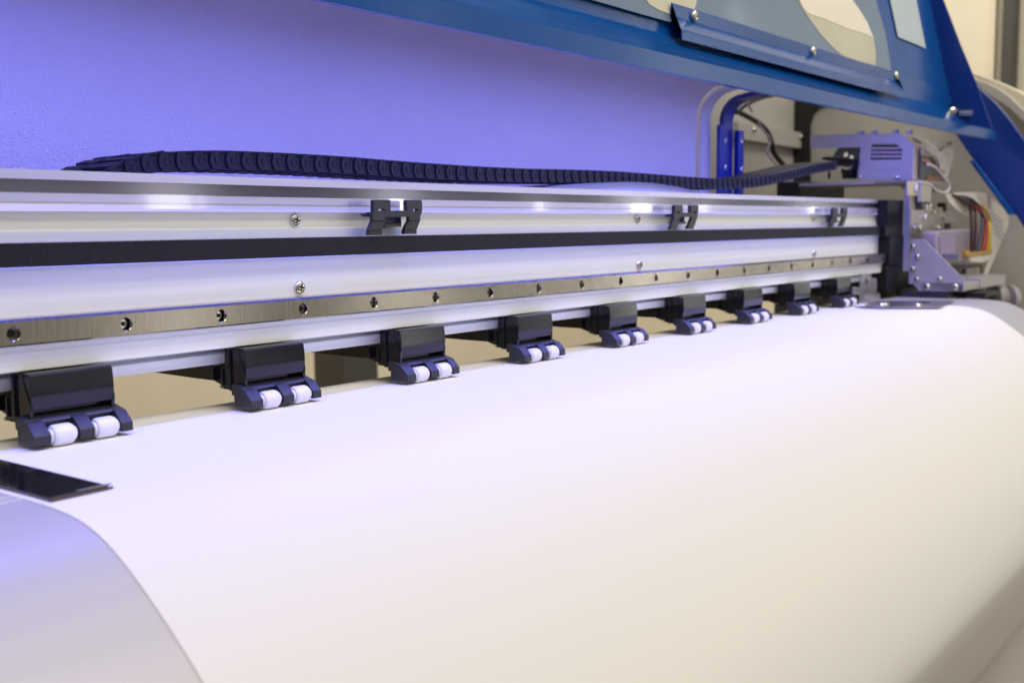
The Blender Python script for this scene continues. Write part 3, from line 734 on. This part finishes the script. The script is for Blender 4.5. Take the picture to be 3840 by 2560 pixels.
# vertical edge plate of the carriage
e0, e1 = onY(*cd(158,228), -0.004), onY(*cd(205,228), -0.004)
b = MB().use(CARR).box((XC-0.0015, -0.0108, -0.0200), (XC+0.0015, -0.0030, e0.z))
edge = kpart(b, 'edge_plate', bevel=0.0003)
# black slider block on the rail
b = MB().use(SLIDE).box((1.206, -0.0020, 0.0435), (XC-0.002, 0.012, 0.0775)); b.box((1.214, -0.0035, -0.0105), (XC-0.002, 0.013, 0.0290)); b.box((1.210, -0.002, -0.045), (XC+0.05, 0.050, -0.0112)); b.box((1.200, -0.002, 0.0291), (XC-0.002, 0.003, 0.0434))
kpart(b, 'slider_block', bevel=0.0008)
# faceplate facing the room
YP = -0.012
def fy(pts, Y, th, ma, nm, **k): return kpart(MB().use(ma).prism([onY(*cd(*p), Y) for p in pts], (0, th, 0)), nm, **k)
BOARD = mat('dull grey plate', (0.44, 0.41, 0.38), 0.4, 0.3, var=((40, 40, 40), 0.12))
fp = fy(((200,228),(330,228),(340,480),(545,500),(560,700),(560,830),(200,830)), YP, 0.002, BOARD, 'face_plate')
bpy.context.view_layer.update()
fy(((183,225),(285,225),(285,374),(183,372)), YP-0.016, 0.0015, CREAM, 'mounting_tab', bevel=0.0004)
kpart(MB().use(BRIGHT).lathe(onY(*cd(260,298), YP-0.016), (0,-1,0), [(0,0.0055),(0.003,0.005),(0.0035,0.003)], 16), 'tab_screw')
fy(((325,240),(440,250),(420,445),(325,442)), YP-0.010, 0.006, GREYP, 'head_cable_plug', bevel=0.001)
fy(((325,442),(430,448),(430,490),(335,520)), YP-0.008, 0.006, GREYD, 'plug_base', bevel=0.001)
fy(((215,528),(392,528),(392,676),(215,674)), YP-0.014, 0.0015, CARR, 'sensor_tab', bevel=0.0003)
fy(((560,535),(745,545),(735,660),(560,655)), YP+0.010, 0.0015, CARR, 'sensor_tab', bevel=0.0003)
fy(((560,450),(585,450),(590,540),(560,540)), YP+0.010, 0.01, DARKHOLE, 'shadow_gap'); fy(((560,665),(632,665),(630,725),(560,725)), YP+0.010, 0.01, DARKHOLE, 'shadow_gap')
for (u, v, Y) in ((440,535,YP),(295,716,YP),(235,698,YP),(495,716,YP),(362,500,YP-0.008),(400,478,YP-0.008),(560,590,YP),(350,598,YP-0.014)):
    kpart(MB().use(BRIGHT).lathe(onY(*cd(u, v), Y), (0,-1,0), [(0,0.005),(0.003,0.0048),(0.004,0.003)], 14), 'plate_screw')
# gusset facing the light
XG = XC - 0.002
gs = [onX(*cd(*p), XG) for p in ((210,832),(348,830),(770,1250),(765,1380),(292,1376),(285,1350),(230,1300),(188,1300),(190,1150),(205,1000))]
g = kpart(MB().use(CARR).prism(gs, (0.002, 0, 0)), 'gusset_plate', bevel=0.0005)
bpy.context.view_layer.update()
for (u, v) in ((243,905),(287,1012),(240,1140),(283,1250),(522,1246),(388,1332),(680,1332)):
    sub(screw('gusset_screw', onX(*cd(u, v), XG), (-1,0,0), 0.0052 if v > 1300 else 0.0038, None, h=0.006), g)
# base tray to the right of the gusset
yb = onX(*cd(765,1380), XG).y; zb0 = onX(*cd(765,1380), XG).z; zb1 = onX(*cd(770,1292), XG).z
d0 = onY(*cd(888,1380), yb).x
b = MB().use(CARR).box((XG, yb, zb0), (d0+0.10, onX(*cd(300,1376), XG).y, zb1))
b.use(CARR).box((d0+0.02, yb-0.001, zb0), (d0+0.16, onX(*cd(300,1376), XG).y, zb1+0.003))
kpart(b, 'base_tray', bevel=0.0006)
b = MB().use(BLACKT); q = onX(*cd(110,1375), XG+0.002); q2 = onX(*cd(608,1465), XG+0.002)
b.box((XG, q2.y, q2.z), (XG+0.12, q.y, q.z)); b.use(DARKHOLE).box((XG+0.03, q2.y-0.04, q2.z+0.002), (XG+0.10, q2.y-0.001, q.z-0.001))
kpart(b, 'print_head', bevel=0.0006)
# plastic damper box, wires, connector, ribbon
YB = onX(3513, 950, 1.288).y
fy(((485,760),(520,742),(900,720),(945,735),(950,1065),(560,1068),(480,980)), YB, 0.02, CLEARP, 'damper_box', bevel=0.003, seg=3)
fy(((515,800),(672,790),(676,985),(520,1000)), YB-0.0012, 0.001, mat('violet damper window', (0.38, 0.30, 0.52), 0.3), 'damper_window', bevel=0.0004)
b = MB().use(CLEARP)
for u in (700, 725, 750, 775, 800): b.prism([onY(*cd(*p), YB-0.0014) for p in ((u,785),(u+9,785),(u+9,1040),(u,1040))], (0, 0.0014, 0))
kpart(b, 'damper_rib')
fy(((560,990),(712,992),(712,1045),(560,1045)), YB-0.002, 0.002, mat('violet blue label', (0.08, 0.08, 0.24), 0.4), 'damper_base')
fy(((640,1100),(970,1090),(975,1290),(780,1290)), YB+0.02, 0.02, GREYD, 'lower_head', bevel=0.002)
fy(((795,1140),(940,1125),(940,1290),(800,1290)), YB+0.015, 0.004, GREYP, 'lower_head_face', bevel=0.002)
YQ = YB - 0.008
fy(((800,955),(1066,925),(1066,988),(800,1018)), YQ, 0.008, YEL, 'wire_connector', bevel=0.001)
fy(((835,1016),(1060,992),(1062,1035),(975,1080),(840,1070)), YQ+0.001, 0.008, RIBBON, 'connector_socket', bevel=0.001)
wires = [(W_BR,(845,965),(850,700),(835,500),(780,430)),(W_BR,(875,960),(893,700),(880,520),(800,425)),(W_B,(905,950),(950,740),(950,560),(860,430)),(W_B,(925,948),(965,740),(960,560),(862,425)),
         (W_R,(960,945),(1000,740),(975,600),(900,500)),(W_R,(985,942),(1012,740),(990,620),(905,510)),(W_Y,(1015,938),(1030,740),(1030,600),(930,470)),(W_Y,(1038,935),(1042,740),(1040,610),(950,478))]
for i, (ma, *pts) in enumerate(wires):
    P = catmull([onY(*cd(*p), YQ - 0.001 + 0.004*(j > 1)) for j, p in enumerate(pts)] + [onY(*cd(640+6*i, 352+3*i), YQ+0.01)], 6)
    kpart(MB().use(ma).tube(P, 0.0023 if ma is not W_Y else 0.0019, 8), 'wire', smooth=60)
P = catmull([onY(*cd(*p), YQ) for p in ((395,45),(460,72),(520,130),(565,190),(610,240),(610,310),(560,345),(480,320),(420,265),(300,232))], 6)
kpart(MB().use(W_W).tube(P, 0.0018, 8), 'wire', smooth=60)
# ribbon cable: large fold at the right
YQ = YQ - 0.006
b = MB().use(RIBBON)
b.prism([onY(*cd(*p), YQ+0.012) for p in ((640,345),(900,338),(985,350),(1040,385),(1180,500),(1240,600),(1240,680),(1170,850),(1080,1060),(985,1260),(970,1255),(1040,1000),(1050,800),(1040,560),(940,480),(800,420))], (0, 0.0008, 0))
b.prism([onY(*cd(*p), YQ+0.016) for p in ((575,360),(640,350),(860,450),(855,600),(780,575),(690,515),(620,450))], (0, 0.0008, 0))
b.use(W_W).prism([onY(*cd(*p), YQ+0.0112) for p in ((900,345),(985,355),(1040,395),(1042,470),(1020,540),(980,480),(930,400))], (0, 0.0006, 0))
b.use(RIBTXT)
for i in range(6):
    for j in range(4):
        u, v = 1060 + 32*j + 8*i, 540 + 45*i + 28*j
        b.prism([onY(*cd(u+a, v+c), YQ+0.0115) for a, c in ((0,0),(16,12),(10,26),(-6,14))], (0, 0.0004, 0))
kpart(b, 'ribbon_cable', smooth=60)
# numbered ribbon stickers 6 and 5 with ribbons looping down
def c8(x, y): return (3400 + x/2.09, 150 + y/2.09)
def band(center, half, Y0, ma, nm):
    P = catmull([onY(*c8(*p), Y0 + 0.004*i) for i, p in enumerate(center)], 6); d = Vector((half[0], 0, half[1]))
    return kpart(MB().use(ma).sheet([p - d for p in P], [p + d for p in P]), nm, smooth=70)
b = MB().use(RIBBON); YR = Yf - 0.012
b.prism([onY(*c8(*p), YR) for p in ((170,840),(210,838),(275,870),(318,930),(330,985),(318,1030),(262,1010),(258,960),(235,915),(185,890),(168,865))], (0, 0.0012, 0))
b.prism([onY(*c8(*p), YR+0.004) for p in ((232,810),(255,795),(330,820),(362,865),(365,920),(350,990),(318,1080),(300,1065),(325,985),(320,930),(290,865),(240,835))], (0, 0.0012, 0))
b.use(W_W).prism([onY(*c8(*p), YR+0.006) for p in ((118,860),(170,850),(235,905),(258,960),(240,990),(200,920),(118,900))], (0, 0.001, 0))
b.use(GREYD).prism([onY(*c8(*p), YR+0.008) for p in ((116,880),(200,900),(262,1000),(300,1080),(290,1130),(108,1120),(110,1000))], (0, 0.002, 0))
b.use(COPPER).prism([onY(*c8(*p), YR+0.0065) for p in ((170,1065),(250,1075),(280,1120),(270,1140),(150,1100))], (0, 0.001, 0))
b.prism([onY(*c8(*p), YR+0.0065) for p in ((120,920),(190,945),(215,990),(180,985),(120,950))], (0, 0.001, 0))
kpart(b, 'numbered_ribbon', smooth=60)
for ch, (u, v), Y in (('5', (228, 872), YR-0.0012), ('6', (290, 836), YR+0.0028)):
    vs, fs = text_mesh(ch, 0.0145); c = onY(*c8(u, v), Y) - fwd*0.020; an = R(-62)
    ex = right*math.cos(an) - down*math.sin(an); ey = -down*math.cos(an) - right*math.sin(an)
    b = MB().use(INK); b.add([c + ex*q.x*1.0 + ey*q.y*1.0 - fwd*q.z for q in vs], fs); kpart(b, 'number_print')

# ================================================================== media clamps
ZC = PZ + 0.0006
t0 = onZ(415, 1824, ZC); t1 = onZ(186, 1876, ZC)
xr_, xl_ = t0.x, t0.x - 0.0335
xl_ = t1.x
yf = (t0.y + t1.y)/2
clampL = empty('media_clamp', (xr_, yf, ZC), 'glossy black clamp plate with brown front edge, on the near left corner of the sheet', 'media clamp', 'media clamps')
b = MB().use(CLAMPM).box((xl_, yf, ZC-0.0002), (xr_-0.0012, yf+0.115, ZC+0.0010))
o = b.build('clamp_plate', clampL, bevel=0.0003); o.matrix_parent_inverse = Matrix.Translation(-clampL.location)
b = MB().use(BROWN).box((xl_, yf-0.0016, ZC-0.0002), (xr_, yf-0.0001, ZC+0.0004))
b.use(PLATE).box((xl_+0.012, yf-0.0004, ZC+0.0011), (xr_, yf+0.0010, ZC+0.0015))  # bright strip put in for the reflection along the front edge
o = b.build('clamp_edge', clampL); o.matrix_parent_inverse = Matrix.Translation(-clampL.location)
# right clamp
r0 = onZ(*crb(1560, 380), ZC+0.002); r1 = onZ(*crb(850, 372), ZC+0.002)
clampR = empty('media_clamp', (r0.x, r0.y, ZC), 'flat plated steel media clamp on the right edge of the sheet under the carriage', 'media clamp', 'media clamps')
b = MB().use(PLATE).prism([onZ(*crb(*p), ZC+0.0022) for p in ((850,372),(1010,378),(1560,378),(1620,345),(1700,318),(1480,316),(960,322),(900,330))], (0, 0, -0.0012))
o = b.build('clamp_plate', clampR, bevel=0.0003); o.matrix_parent_inverse = Matrix.Translation(-clampR.location)
b = MB().use(CLAMPM).prism([onZ(*crb(*p), ZC+0.0010) for p in ((765,374),(850,380),(1010,386),(1540,386),(1580,376),(1010,374),(850,370))], (0, 0, -0.0010))
o = b.build('clamp_edge', clampR); o.matrix_parent_inverse = Matrix.Translation(-clampR.location)
b = MB().use(BRIGHT)
for (u, v) in ((1015,355),(1045,352),(1355,360)): b.lathe(onZ(*crb(u, v), ZC+0.0022), (0,0,1), [(0,0.005),(0.002,0.004)], 14)
b.use(DARKHOLE).lathe(onZ(*crb(1415,334), ZC+0.0022), (0,0,1), [(0,0.008),(0.0006,0.008)], 16)
o = b.build('clamp_screw', clampR); o.matrix_parent_inverse = Matrix.Translation(-clampR.location)
